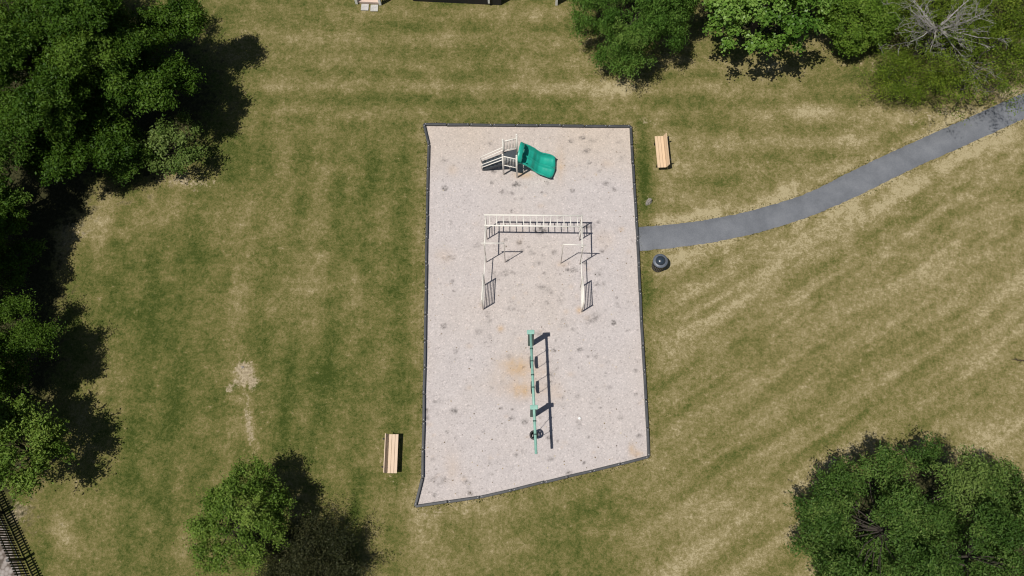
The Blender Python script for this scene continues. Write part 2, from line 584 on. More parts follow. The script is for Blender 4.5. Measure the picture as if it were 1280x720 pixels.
# ------------------------------------------------------------------ gravel bed
bx = [p.x for p in BORDER]; by = [p.y for p in BORDER]
gx = np.arange(min(bx) - .1, max(bx) + .1, 0.06); gy = np.arange(min(by) - .1, max(by) + .1, 0.06)
X, Y = np.meshgrid(gx, gy)
px, py = to_px(X, Y)


def inside(X, Y, poly):
    c = np.zeros(X.shape, bool)
    n = len(poly)
    for i in range(n):
        x1, y1 = poly[i][0], poly[i][1]; x2, y2 = poly[(i + 1) % n][0], poly[(i + 1) % n][1]
        cr = ((y1 > Y) != (y2 > Y)) & (X < (x2 - x1) * (Y - y1) / (y2 - y1 + 1e-12) + x1)
        c ^= cr
    return c


cx_, cy_ = (X[:-1, :-1] + .03), (Y[:-1, :-1] + .03)
mask = inside(cx_, cy_, BORDER)
rust = np.zeros_like(X); dark = np.zeros_like(X)
wn = fbm(X * 5, Y * 5, 90, 4)
for a in [(650, 458, 18, 11, 0, .62), (654, 488, 16, 9, 0, .7), (625, 480, 24, 16, 0, .12), (655, 472, 30, 26, 0, .22), (635, 455, 14, 8, 0, .2), (692, 490, 10, 12, 0, .3), (655, 219, 10, 4, 0, .9), (700, 205, 6, 20, 0, .35), (724, 388, 4, 4, 0, .9), (795, 568, 7, 5, 0, .7), (790, 560, 4, 6, 0, .6), (626, 411, 4, 4, 0, .7), (565, 585, 10, 20, 0, .22), (703, 330, 7, 4, 0, .3), (756, 300, 14, 12, 0, .2), (760, 205, 8, 5, 0, .25), (555, 320, 12, 10, 0, .25), (566, 213, 6, 6, 0, .3)]:
    rust += a[5] * blob(*a[:5]) * (0.35 + 1.3 * wn)
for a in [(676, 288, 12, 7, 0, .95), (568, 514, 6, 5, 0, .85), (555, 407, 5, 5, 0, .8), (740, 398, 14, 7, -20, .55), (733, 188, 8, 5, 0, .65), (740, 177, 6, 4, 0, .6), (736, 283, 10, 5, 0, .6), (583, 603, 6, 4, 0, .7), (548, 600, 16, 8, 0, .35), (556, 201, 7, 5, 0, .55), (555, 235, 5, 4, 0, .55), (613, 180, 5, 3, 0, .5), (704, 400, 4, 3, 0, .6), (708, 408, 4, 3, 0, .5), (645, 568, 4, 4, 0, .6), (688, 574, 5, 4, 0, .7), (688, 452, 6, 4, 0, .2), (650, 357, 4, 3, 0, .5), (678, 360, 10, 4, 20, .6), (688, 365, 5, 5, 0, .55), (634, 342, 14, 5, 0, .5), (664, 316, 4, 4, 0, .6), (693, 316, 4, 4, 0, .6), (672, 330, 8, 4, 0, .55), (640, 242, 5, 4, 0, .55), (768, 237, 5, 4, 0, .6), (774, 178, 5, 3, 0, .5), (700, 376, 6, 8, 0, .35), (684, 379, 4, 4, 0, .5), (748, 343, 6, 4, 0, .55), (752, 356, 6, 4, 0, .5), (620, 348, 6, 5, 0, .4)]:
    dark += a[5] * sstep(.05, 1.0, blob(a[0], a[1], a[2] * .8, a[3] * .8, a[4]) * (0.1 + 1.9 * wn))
rnd = random.Random(5)
for k in range(210):
    sx, sy = rnd.uniform(530, 808), rnd.uniform(165, 625)
    r = rnd.choice([1.2, 1.5, 1.8, 2.4, 3.2]) * 1.1
    dark += rnd.uniform(.2, .75) * sstep(.15, .7, blob(sx, sy, r * rnd.uniform(.8, 1.6), r) * (0.2 + 1.7 * wn))
for k in range(70):
    sx, sy = rnd.uniform(530, 808), rnd.uniform(165, 625)
    r = rnd.choice([1.5, 2, 3])
    rust += rnd.uniform(.1, .3) * blob(sx, sy, r * rnd.uniform(.8, 1.6), r)
warm = np.clip(.8 * (fbm(X * .25, Y * .25, 61, 3) - .35) + 0.7 * (1 - sstep(160, 250, py)), 0, 1)
Zg = 0.03 + 0.03 * (fbm(X * .9, Y * .9, 63, 3) - .5) - 0.05 * np.exp(-((px - 652) / 22) ** 2 - ((py - 470) / 30) ** 2) * 0.5
vm, nt, b = new_mat('playground_gravel')
co = objco(nt)
n1 = noise(nt, 1.3, 5, 0.6, co)
n2 = noise(nt, 14, 4, 0.75, co)
n3 = noise(nt, 42, 2, 0.8, co)
f = math_(nt, 'ADD', math_(nt, 'MULTIPLY', n2, 0.5), math_(nt, 'ADD', math_(nt, 'MULTIPLY', n3, 0.35), math_(nt, 'MULTIPLY', n1, 0.15)))
base = ramp(nt, f, [(0.28, (0.26, 0.235, 0.228)), (0.40, (0.395, 0.360, 0.352)), (0.50, (0.470, 0.428, 0.418)), (0.60, (0.535, 0.490, 0.478)), (0.74, (0.66, 0.615, 0.60))])
wcol = mix(nt, 1.0, base, (1.04, 0.97, 0.84), 'MULTIPLY')
base = mix(nt, attr(nt, 'warm'), base, wcol)
fr = math_(nt, 'MULTIPLY', attr(nt, 'rust'), math_(nt, 'ADD', 0.25, math_(nt, 'MULTIPLY', n2, 1.1)), True)
base = mix(nt, fr, base, (0.46, 0.31, 0.17))
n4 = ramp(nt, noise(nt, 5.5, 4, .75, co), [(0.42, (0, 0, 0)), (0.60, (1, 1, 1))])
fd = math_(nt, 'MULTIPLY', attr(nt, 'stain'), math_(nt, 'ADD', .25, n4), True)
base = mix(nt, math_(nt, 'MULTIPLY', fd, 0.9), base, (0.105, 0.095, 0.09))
vz = nt.nodes.new('ShaderNodeTexVoronoi'); vz.inputs['Scale'].default_value = 16; lk(nt, co, vz.inputs['Vector'])
hv = nt.nodes.new('ShaderNodeSeparateColor'); lk(nt, vz.outputs['Color'], hv.inputs[0])
pebble = ramp(nt, hv.outputs[0], [(0.0, (0.76, 0.75, 0.75)), (0.10, (1, 1, 1)), (0.88, (1, 1, 1)), (1.0, (1.22, 1.2, 1.19))])
base = mix(nt, 0.85, base, pebble, 'MULTIPLY')
lk(nt, base, b.inputs['Base Color'])
b.inputs['Roughness'].default_value = 0.95
b.inputs['Specular IOR Level'].default_value = 0.15
bump(nt, b, math_(nt, 'ADD', n3, n2), 0.5, 0.03)
g = grid_obj('gravel_bed', X, Y, Zg, mask, vm, {'rust': np.clip(rust, 0, 1), 'stain': np.clip(dark, 0, 1), 'warm': warm})
tag(g, 'pale pinkish grey gravel bed under the play equipment', 'gravel', None, 'structure')

# ------------------------------------------------------------------ footpath
am, nt, b = new_mat('old_asphalt')
co = objco(nt)
n1 = noise(nt, 0.9, 5, 0.65, co); n2 = noise(nt, 22, 3, 0.8, co)
f = math_(nt, 'ADD', math_(nt, 'MULTIPLY', n1, 0.55), math_(nt, 'MULTIPLY', n2, 0.45))
lk(nt, ramp(nt, f, [(0.3, (0.092, 0.099, 0.112)), (0.5, (0.140, 0.149, 0.167)), (0.7, (0.195, 0.204, 0.222))]), b.inputs['Base Color'])
b.inputs['Roughness'].default_value = 0.9
bump(nt, b, n2, 0.35, 0.02)
up = resample(PATH_UP_S, 0.12, 0.022, 3); lo = resample(PATH_LO_S, 0.12, 0.022, 4)
mb = MB()
n = 420
def along(pts, t):
    i = min(int(t * (len(pts) - 1)), len(pts) - 2)
    return pts[i].lerp(pts[i + 1], t * (len(pts) - 1) - i)
vs = []; fs = []
for i in range(n + 1):
    a = along(up, i / n); c_ = along(lo, i / n)
    for k, t in enumerate((0, .03, .5, .97, 1)):
        p = a.lerp(c_, t)
        vs.append((p.x, p.y, (-0.02, 0.024, 0.034, 0.024, -0.02)[k]))
for i in range(n):
    for k in range(4):
        fs.append((i * 5 + k, i * 5 + k + 1, (i + 1) * 5 + k + 1, (i + 1) * 5 + k))
mb.add(vs, fs)
o = mb.build('path', am, smooth=True)
tag(o, 'curving grey asphalt footpath reaching the playground edge', 'path', None, 'structure')

# paved strip beyond the corner fence
pm, nt, b = new_mat('pale_cobble')
vz = nt.nodes.new('ShaderNodeTexVoronoi'); vz.inputs['Scale'].default_value = 5; lk(nt, objco(nt), vz.inputs['Vector'])
lk(nt, ramp(nt, vz.outputs['Distance'], [(0.0, (0.34, 0.31, 0.29)), (0.45, (0.25, 0.22, 0.20)), (0.7, (0.10, 0.08, 0.065))]), b.inputs['Base Color'])
b.inputs['Roughness'].default_value = 0.95
poly = [at(*p) for p in [(-130, 560), (-30, 610), (6, 664), (20, 700), (32, 735), (50, 800), (-90, 830), (-160, 700)]]
o = MB().prism([(p.x, p.y) for p in poly], -0.05, 0.012).build('patio', pm)
tag(o, 'pale cobbled yard behind the black picket fence', 'paving', None, 'structure')

# ------------------------------------------------------------------ border of the gravel bed
bt = world_thing('playground_border', tuple(BORDER[10]), 'low dark grey plastic timber border around the gravel bed', 'edging')
rnd = random.Random(2)
cnt = 0
for a, c_ in zip(BORDER, BORDER[1:] + BORDER[:1]):
    Lg = (c_ - a).length
    n = max(1, round(Lg / 1.2))
    for k in range(n):
        p = a.lerp(c_, k / n); q = a.lerp(c_, (k + 1) / n)
        dr = (q - p).normalized(); nr = Vector((-dr.y, dr.x, 0))
        p2 = p + dr * .012 + nr * rnd.uniform(-.012, .012); q2 = q - dr * .012 + nr * rnd.uniform(-.012, .012)
        z = rnd.uniform(-.01, .01)
        mb = MB()
        mb.beam(p2 + Vector((0, 0, .085 + z)), q2 + Vector((0, 0, .085 - z)), .115, .20, 0, bev=.018)
        mb.beam(p2 + dr * .05 + Vector((0, 0, .188 + z)), q2 - dr * .05 + Vector((0, 0, .188 - z)), .045, .012, 0, bev=.004)
        for s in (p2 + dr * .09, q2 - dr * .09):
            mb.tube([s + Vector((0, 0, .15)), s + Vector((0, 0, .203 + z))], .022, 8, 1)
        o = mb.build('timber', [M['border'], M['stake']], bt)

# ------------------------------------------------------------------ slide unit
UP = Vector((0, 0, 1))
FR, BR, FL, BL = at(646.3, 222.3), at(646.2, 197.2), at(629.6, 218.6), at(629.8, 201)
deckz = 1.06
sl = world_thing('slide_unit', tuple((FR + BL) / 2), 'green double slide unit with small railed deck and steps', 'play slide')
for p, h in ((FR, 2.5), (BR, 2.5), (FL, 2.28), (BL, 2.28)):
    mb = MB().tube([p - UP * .1, p + UP * h], .042, 14)
    mb.lathe([(0.001, .04), (.03, .035), (.046, .012), (.046, -.01)], p + UP * h, 14)
    mb.build('post', M['white'], sl, smooth=True)
cen = (FR + BR + FL + BL) / 4
poly = [tuple((cen + (p - cen) * .93).xy) for p in (FL, FR, BR, BL)]
MB().prism(poly, deckz - .06, deckz).build('deck', M['deck'], sl)
for a, c_ in ((BL, BR), (FL, FR)):
    mb = MB()
    for z in (deckz + .10, deckz + 1.06):
        mb.tube([a + UP * z, c_ + UP * z], .027, 8)
    for k in range(1, 9):
        p = a.lerp(c_, k / 9)
        mb.tube([p + UP * (deckz + .10), p + UP * (deckz + 1.06)], .012, 6)
    mb.build('guard_rail', M['white'], sl, smooth=True)
# slide bed
e0 = at(648.0, 194.4, deckz); e1 = at(691.5, 210.6, .32)
ax = Vector((e1.x - e0.x, e1.y - e0.y, 0)); Ls = ax.length; ax.normalize(); wd = Vector((-ax.y, ax.x, 0))
NS, NW = 44, 33
zs = [(0, deckz), (.14, deckz - .01), (.26, deckz - .08), (.38, .84), (.50, .58), (.60, .42), (.70, .36), (.80, .335), (.90, .30), (1, .265)]


def interp(tb, t):
    for (a, va), (b_, vb) in zip(tb[:-1], tb[1:]):
        if t <= b_:
            u = (t - a) / (b_ - a); u = u * u * (3 - 2 * u) * .5 + u * .5
            return va + (vb - va) * u
    return tb[-1][1]


vs, fs = [], []
for i in range(NS + 1):
    t = i / NS
    hw = interp([(0, .50), (.2, .50), (.5, .53), (.9, .59), (1, .55)], t)
    zb = interp(zs, t)
    for j in range(NW + 1):
        u = j / NW * 2 - 1
        au = abs(u)
        wall = (.22 + .10 * max(0, 1 - t / .4)) * max(0, (au - .84) / .16) ** 1.3 * (1 - max(0, (t - .8) / .2) * .5)
        lane = .075 * ((min(1, abs(au - .44) / .44)) ** 2)
        div = .19 * math.exp(-(u / .055) ** 2) * (1 if .08 < t < .9 else max(0, 1 - (abs(t - .49) - .41) / .08))
        bulge = .11 * (1 - u * u) * max(0, (t - .55) / .45) ** 1.5
        roll = -.07 * max(0, (t - .93) / .07) ** 2
        p = Vector((e0.x, e0.y, 0)) + ax * (Ls * t + bulge) + wd * hw * u + UP * (zb + wall + lane + div + roll)
        vs.append(p)
for i in range(NS):
    for j in range(NW):
        k = i * (NW + 1) + j
        fs.append((k, k + 1, k + NW + 2, k + NW + 1))
o = MB().add(vs, fs).build('slide_bed', M['teal_slide'], sl, smooth=True)
md = o.modifiers.new('thick', 'SOLIDIFY'); md.thickness = .045; md.offset = -1
mb = MB()
for u in (-.99, .99):
    pts = []
    for i in range(0, NS + 1, 2):
        t = i / NS
        hw = interp([(0, .50), (.2, .50), (.5, .53), (.9, .59), (1, .55)], t)
        wall = (.22 + .10 * max(0, 1 - t / .4)) * (1 - max(0, (t - .8) / .2) * .5) + .07
        pts.append(Vector((e0.x, e0.y, 0)) + ax * Ls * t + wd * hw * u + UP * (interp(zs, t) + wall))
    mb.tube(pts, .032, 8)
mb.build('slide_lip', M['teal_slide'], sl, smooth=True)
# hood over the entry with two openings below it
mb = MB()
hx = e0 + ax * .06
def hp(u, z): return Vector((hx.x, hx.y, 0)) + wd * u + UP * z
nn = 20
vs = []
for k in range(nn + 1):
    th_ = PI * k / nn
    for (q, sx) in ((0, -.03), (.3, .10), (.75, .22), (1, .26)):
        sc = 1 - .12 * q
        vs.append(hp(.53 * math.cos(th_) * sc, deckz + .36 + (.44 - .14 * q) * abs(math.sin(th_)) ** .75) + ax * sx * .8)
fs = [(k * 4 + m, k * 4 + m + 1, k * 4 + m + 5, k * 4 + m + 4) for k in range(nn) for m in range(3)]
hood = MB().add(vs, fs).build('slide_hood', M['teal_slide'], sl, smooth=True)
md = hood.modifiers.new('thick', 'SOLIDIFY'); md.thickness = .03
for u, zt in ((-.5, .38), (0, .72), (.5, .38)):
    MB().beam(hp(u, deckz + .02), hp(u, deckz + zt), .08, .06, up=ax, bev=.01).build('hood_post', M['teal_slide'], sl)
MB().tube([at(676, 207) , at(676, 207) + UP * .36], .035, 10).build('slide_leg', M['postwhite'], sl)
# steps and handrails
tf, tb = FL.lerp(BL, .17), FL.lerp(BL, .83)
bf_, bb = at(603.5, 213.2), at(602.8, 203.5)
for a, c_ in ((tf, bf_), (tb, bb)):
    MB().beam(a + UP * (deckz - .06), c_ + UP * .03, .045, .15, bev=.008).build('stringer', M['deck'], sl)
for k in range(5):
    t = (k + .6) / 5.2
    p, q = tf.lerp(bf_, t), tb.lerp(bb, t)
    z = (deckz - .03) * (1 - t) + .03 * t
    dr = (bf_ - tf).normalized()
    mb = MB().beam(p + UP * z, q + UP * z, .25, .035, bev=.006)
    mb.build('step', M['deck'], sl)
for a, c_ in ((tf, bf_), (tb, bb)):
    for z0, z1 in ((deckz + .72, .72), (deckz + .42, .42)):
        pts = [a + UP * z0, a.lerp(c_, .9) + UP * (z1 + .08), c_.lerp(a, .02) + UP * z1, c_ + (c_ - a).normalized() * .07 + UP * (z1 - .12), c_ + UP * .0]
        MB().tube(pts, .021, 8).build('handrail', M['white'], sl, smooth=True)

# ------------------------------------------------------------------ climbing frame (overhead ladder, pull-up bars, wall bars)
hL, hP, hW = 1.89, 2.73, 1.67
cf = world_thing('climbing_frame', tuple(at(667, 320)), 'cream steel climbing frame with overhead ladder, pull up bars and wall bars', 'climbing frame')
rb0, rb1 = at(606.6, 268.6, hL), at(727.0, 269.6, hL)
rf0, rf1 = at(606.8, 281.8, hL), at(727.4, 283.2, hL)
rr = .038


def tube_part(name, pts, r, n=8):
    return MB().tube(pts, r, n).build(name, M['grey_tube'] if 'post' in name else M['white'], cf, smooth=True)


for a, c_ in ((rb0, rb1), (rf0, rf1)):
    e = (c_ - a).normalized() * .06
    tube_part('ladder_rail', [a - e, c_ + e], rr)
for p in (rb0, rb1, rf0, rf1):
    tube_part('post', [p, Vector((p.x, p.y, -.1))], .028)
for k in range(14):
    t = (612.3 + 8.42 * k - 606.6) / 120.5
    tube_part('ladder_rung', [rb0.lerp(rb1, t), rf0.lerp(rf1, t)], .022, 8)
for a, c_ in ((rb0, rf0), (rb1, rf1)):
    tube_part('end_rung', [a, c_], .026)
    for z in (.42, .80, 1.18):
        tube_part('end_rung', [Vector((a.x, a.y, z)), Vector((c_.x, c_.y, z))], .02)
side = []
for (ob, ib, rail, wn_, wf) in (((608, 328), (631.5, 328), rf0, (606, 356.5), (604.2, 386.9)),
                               ((724.7, 330.4), (701, 329.5), rf1, (725.8, 359.4), (727.2, 390.0))):
    o_, i_ = at(*ob), at(*ib)
    tube_part('pull_up_post', [o_ - UP * .1, o_ + UP * hP], .025)
    tube_part('pull_up_post', [i_ - UP * .1, i_ + UP * hP], .021)
    out = (o_ - i_).normalized() * .12
    tube_part('pull_up_bar', [i_ + UP * hP, o_ + out + UP * hP], .026)
    tube_part('connecting_bar', [rail, o_ + UP * hL], .032)
    n_, f_ = at(*wn_), at(*wf)
    tube_part('connecting_bar', [o_ + UP * 1.04, n_ + UP * 1.04], .024)
    for p in (n_, f_):
        tube_part('wall_bar_post', [p - UP * .1, p + UP * hW], .034)
    for k in range(7):
        z = .22 + k * (hW - .24) / 6
        tube_part('wall_bar', [n_ + UP * z, f_ + UP * z], .028 if k == 6 else .018)

# ------------------------------------------------------------------ swing frame and swings
hB = 2.40
sf = world_thing('swing_frame', tuple(at(665, 475)), 'teal swing frame of one long beam on two posts', 'swing set')
s1, s2 = at(663.4, 430.8), at(666.2, 519.5)
b0 = at(663.4, 416.5, hB); b1 = at(670.1, 567.3, hB)
bdv = (b1 - b0).normalized()
for p in (s1, s2):
    pb = MB().beam(p - UP * .1, p + UP * (hB - .05), .27, .14, up=bdv, bev=.02).build('post', M['teal_dark'], sf)
    # cap saddle over the beam
    q = b0 + bdv * ((p - Vector((b0.x, b0.y, 0))).dot(bdv))
    mb = MB().beam(q - bdv * .10 + UP * .035, q + bdv * .10 + UP * .035, .34, .10, bev=.03)
    mb.build('cap', M['teal_beam'], sf)
MB().tube([b0 - bdv * .04, b1], .062, 14).build('beam', M['teal_beam'], sf, smooth=True)


def on_beam(pyy):
    t = (pyy - 416.5) / (567.3 - 416.5)
    return b0.lerp(b1, t)


def hanger(p):
    mb = MB().tube([p - bdv * .03 - UP * 0, p + bdv * .03], .078, 12)
    mb.box(p - UP * .10, (.03, .05, .09))
    return mb.build('hanger', M['teal_dark'], sf)


def chain(name, a, b_, parent):
    mb = MB()
    n = int((a - b_).length / .055)
    for k in range(n):
        p = a.lerp(b_, k / n); q = a.lerp(b_, (k + 1.25) / n)
        mb.tube([p, q], .0085 if k % 2 else .012, 5)
    return mb.build(name, M['steel'], parent)


for (ya, yb, zs_, lab) in ((436.6, 452.4, .80, 'black belt swing nearer to the slide end of the beam'),
                           (470.0, 485.8, .80, 'black belt swing hanging just above the second teal post')):
    a, c_ = on_beam(ya), on_beam(yb)
    hanger(a); hanger(c_)
    mid = (a + c_) / 2
    th = world_thing('belt_swing', (mid.x, mid.y, zs_), lab, 'swing', 'belt swings hanging from the teal beam')
    m0 = Vector((mid.x, mid.y, zs_))
    vs, fs = [], []
    N = 14
    perp = Vector((bdv.y, -bdv.x, 0))
    for i in range(N + 1):
        t = i / N * 2 - 1
        for s in (-1, 1):
            for zz in (0, -.018):
                vs.append(m0 + bdv * .29 * t + perp * (.085 * s * (1 - .25 * t * t)) + UP * (-.05 + .09 * t * t + zz))
    for i in range(N):
        o_ = i * 4
        fs += [(o_, o_ + 2, o_ + 6, o_ + 4), (o_ + 1, o_ + 5, o_ + 7, o_ + 3), (o_, o_ + 4, o_ + 5, o_ + 1), (o_ + 2, o_ + 3, o_ + 7, o_ + 6)]
    fs += [(0, 1, 3, 2), (N * 4, N * 4 + 2, N * 4 + 3, N * 4 + 1)]
    MB().add(vs, fs).build('seat', M['black'], th, smooth=False)
    chain('chain', a - UP * .14, m0 - bdv * .29 + UP * .045, th)
    chain('chain', c_ - UP * .14, m0 + bdv * .29 + UP * .045, th)
# toddler bucket swing
a, c_ = on_beam(527.5), on_beam(544.0)
hanger(a); hanger(c_)
mid = (a + c_) / 2 - bdv * .0
bk = world_thing('bucket_swing', (mid.x, mid.y, .72), 'black toddler bucket swing under the open end of the beam', 'swing')
mb = MB()
m0 = Vector((mid.x - .03, mid.y - .12, .72))
perp = Vector((bdv.y, -bdv.x, 0))
ring = [m0 + bdv * .17 * math.cos(2 * PI * k / 20) + perp * .155 * math.sin(2 * PI * k / 20) for k in range(21)]
mb.tube([p + UP * .14 for p in ring], 0.045, 8, caps=False)
mb.tube([m0 + (p - m0) * .8 - UP * .12 for p in ring], .05, 8, caps=False)
for k in (0, 3, 7, 10, 13, 17):
    mb.tube([ring[k] + UP * .14, m0 + (ring[k] - m0) * .8 - UP * .12], .045, 6)
mb.tube([m0 - bdv * .15 - UP * .12, m0 + bdv * .15 - UP * .12], .05, 8)
mb.build('seat', M['black'], bk, smooth=True)
chain('chain', a - UP * .14, ring[10] + UP * .15, bk)
chain('chain', c_ - UP * .14, ring[0] + UP * .15, bk)

# ------------------------------------------------------------------ benches
LB = 1.74
def bench_at(front0, front1, label):
    """front0/front1: ends of the seat's front edge on the ground plan; built once, copied after."""
    mid = (front0 + front1) / 2
    dr = (front1 - front0)
    return mid, math.atan2(dr.y, dr.x) - PI / 2, label


mid, rz, lab = bench_at(at(821.9, 209.0, .46), at(818.2, 171.0, .46), 'x')
bench = empty('park_bench', (mid.x, mid.y, 0), 'tan slatted park bench on dry grass beside the top right playground corner', 'bench', 'tan park benches by the playground', rz)
for k in range(3):
    MB().box((.075 + k * .148, 0, .455), (.138, LB, .042), bev=.008).build('seat_slat', M['bench'], bench)
ra = Matrix.Rotation(math.radians(17), 3, 'Y')
for k in range(2):
    c0 = Vector((.475, 0, .545)) + Vector((math.sin(math.radians(17)), 0, math.cos(math.radians(17)))) * (.0 + .165 * k + .02)
    MB().box(c0, (.042, LB, .152), ra, bev=.008).build('back_slat', M['bench'], bench)
for sy in (-.62, .62):
    mb = MB()
    mb.beam((.05, sy, .43), (.03, sy, 0), .06, .05)
    mb.beam((.42, sy, .43), (.52, sy, 0), .06, .05)
    mb.beam((.0, sy, .415), (.46, sy, .415), .06, .035)
    mb.beam((.47, sy, .40), (.63, sy, .86), .06, .04)
    mb.build('leg_frame', M['darkmetal'], bench)
b2 = copy_tree(bench)
m1, m2 = at(498.3, 543.0, .46), at(496.3, 591.3, .46)
mid = (m1 + m2) / 2; dr = m2 - m1
b2.location = (mid.x, mid.y, 0); b2.rotation_euler = (0, 0, math.atan2(dr.y, dr.x) - PI / 2)
b2['label'] = 'pale pinkish slatted park bench on green lawn left of the gravel bed'
for k in kids(b2):
    if k.name.startswith(('seat', 'back')):
        k.material_slots[0].link = 'OBJECT'; k.material_slots[0].material = M['bench_pale']

# ------------------------------------------------------------------ litter bin
p = at(822.0, 333.5)
bn = world_thing('litter_bin', tuple(p), 'dark slatted round litter bin with domed lid beside the path', 'litter bin')
for k in range(22):
    a = 2 * PI * k / 22
    r0, r1 = .285, .34
    u = Vector((math.cos(a), math.sin(a), 0))
    MB().beam(p + u * r0 + UP * .05, p + u * r1 + UP * .84, .052, .012, up=u).build('slat', M['canslat'], bn)
MB().lathe([(.25, .04), (.30, .80), (.28, .80), (.23, .06), (.001, .06)], p, 28).build('liner', M['black'], bn, smooth=True)
for z, r in ((.07, .287), (.45, .312), (.82, .34)):
    MB().lathe([(r - .014, z - .022), (r + .016, z - .022), (r + .016, z + .022), (r - .014, z + .022), (r - .014, z - .022)], p, 32).build('band', M['darkmetal'], bn, smooth=False)
MB().lathe([(.335, .86), (.355, .865), (.36, .885), (.35, .905), (.26, .935), (.23, .94), (.225, .90), (.33, .87), (.335, .86)], p, 32).build('lid_ring', M['lidring'], bn, smooth=True)
MB().lathe([(.225, .955), (.232, .965), (.215, 1.0), (.17, 1.045), (.10, 1.08), (.04, 1.092), (.001, 1.094)], p, 32).build('lid_dome', M['lid'], bn, smooth=True)
for k in range(4):
    a = 2 * PI * k / 4 + .4
    u = Vector((math.cos(a), math.sin(a), 0))
    MB().tube([p + u * .235 + UP * .92, p + u * .222 + UP * .975], .012, 6).build('lid_bracket', M['darkmetal'], bn)


# ------------------------------------------------------------------ small things on the ground
def lump(name, c, r, squash, mat, label, cat, seed):
    rnd = random.Random(seed)
    bm = bmesh.new()
    bmesh.ops.create_icosphere(bm, subdivisions=3, radius=1)
    offs = [(Vector((rnd.uniform(-1, 1), rnd.uniform(-1, 1), rnd.uniform(-.6, 1))).normalized(), rnd.uniform(.55, .9)) for _ in range(12)]
    for v in bm.verts:
        dn = v.co.normalized()
        for u, h in offs:
            e = dn.dot(u) - h * .95
            if e > 0: v.co -= u * e * .9
        v.co = Vector((v.co.x * r, v.co.y * r * .85, max(v.co.z, -.35) * r * squash))
    me = bpy.data.meshes.new(name); bm.to_mesh(me); bm.free()
    me.materials.append(mat)
    o = bpy.data.objects.new(name, me); COL.objects.link(o)
    o.location = c
    return tag(o, label, cat)


o = lump('boulder', at(811.5, 254.0) + UP * .08, .19, 2.3, M['stone'], 'small grey weathered boulder standing alone in grass above the path', 'rock', 4)
o.rotation_euler = (math.radians(-8), math.radians(14), .5)
lump('stone', at(302.5, 459.5), .10, .8, M['stone'], 'small grey stone in the bare patch of the left lawn', 'rock', 9)
o = MB().lathe([(.001, .075), (.03, .072), (.058, .055), (.072, .03), (.072, .005), (.055, -.02), (.001, -.03)], (0, 0, 0), 18).build('ball', M['ball'], smooth=True)
o.location = at(724.3, 523) + UP * .05
tag(o, 'small white ball lying on the gravel right of the swings', 'ball')
tw = at(1276, 451)
mb = MB()
rnd = random.Random(3)
mb.tube([tw + Vector((-.45, .08, .03)), tw + Vector((-.1, 0, .06)), tw + Vector((.35, -.03, .05))], [.01, .02, .025], 6)
for k in range(7):
    s = tw + Vector((rnd.uniform(-.25, .2), 0, .05))
    mb.tube([s, s + Vector((rnd.uniform(-.25, .1), rnd.uniform(-.16, .16), rnd.uniform(0, .1)))], [.012, .004], 5)
o = mb.build('fallen_branch', M['twig'])
tag(o, 'dark fallen branch lying on the lawn at the right edge', 'branch')

# ------------------------------------------------------------------ structures along the top edge
pc = [at(446.2, 4.2), at(475.6, 5.6)]
ydir = Vector((-(pc[1] - pc[0]).y, (pc[1] - pc[0]).x, 0)).normalized(); xdir = (pc[1] - pc[0]).normalized()
po = world_thing('porch', tuple(pc[0]), 'small white railed porch with pinkish board floor', 'porch')
wdt = (pc[1] - pc[0]).length
r = Matrix((xdir, ydir, UP)).transposed()
MB().box((pc[0] + pc[1]) / 2 + ydir * 1.1 + UP * .09, (wdt - .10, 2.2, .16), r).build('floor', M['porchfloor'], po)
for q in (pc[0], pc[1], pc[0] + ydir * 2.2, pc[1] + ydir * 2.2):
    MB().beam(q + UP * 0, q + UP * 2.4, .13, .13, up=ydir, bev=.01).build('post', M['brightwhite'], po)
for q in (pc[0], pc[1]):
    mb = MB()
    for z in (.25, .95):
        mb.beam(q + ydir * .07 + UP * z, q + ydir * 2.13 + UP * z, .05, .07)
    for k in range(14):
        s = q + ydir * (.14 + k * .148)
        mb.beam(s + UP * .25, s + UP * .95, .035, .035, up=ydir)
    mb.build('railing', M['brightwhite'], po)
MB().box((pc[0] + pc[1]) / 2 + ydir * 1.3 + UP * 2.46, (wdt + .3, 2.5, .10), r).build('roof', M['shedroof'], po)
for (qx, qy, lab) in ((456.3, 9.4, 'left pale concrete slab of the pair in front of the white porch'), (468.0, 10.4, 'right pale concrete slab of the pair in front of the white porch')):
    q = at(qx, qy)
    o = MB().box((0, 0, 0), (.41, .40, .07), bev=.012).build('paving_slab', M['slab'])
    o.location = q + UP * .02; o.rotation_euler = (0, 0, -.04 + (.03 if qx > 460 else 0))
    tag(o, lab, 'paving slab', 'paving slabs in front of the porch')
q0, q1 = at(516.5, 1.4), at(626.5, 6.6)
xd = (q1 - q0).normalized(); yd = Vector((-xd.y, xd.x, 0)); wl = (q1 - q0).length
sh = world_thing('garden_shed', tuple(q0), 'dark navy shed with white downpipe along the top edge of the lawn', 'shed')
r = Matrix((xd, yd, UP)).transposed()
cc = (q0 + q1) / 2 + yd * 1.5
MB().box(cc + UP * 1.05, (wl, 3.0, 2.3), r).build('wall', M['shedwall'], sh)
mb = MB()
A = [cc + xd * s * (wl / 2 + .12) + yd * t + UP * z for s in (-1, 1) for (t, z) in ((-1.62, 2.17), (0, 2.95), (1.62, 2.17), (1.62, 2.25), (0, 3.05), (-1.62, 2.25))]
mb.add(A, [(0, 1, 4, 5), (1, 2, 3, 4), (6, 11, 10, 7), (7, 10, 9, 8), (0, 6, 7, 1), (1, 7, 8, 2), (5, 4, 10, 11), (4, 3, 9, 10), (0, 5, 11, 6), (2, 8, 9, 3)])
mb.build('roof', M['shedroof'], sh)
dpn = at(611.2, 3.3, .25); dpn = q0 + xd * (dpn - q0).dot(xd) - yd * .065
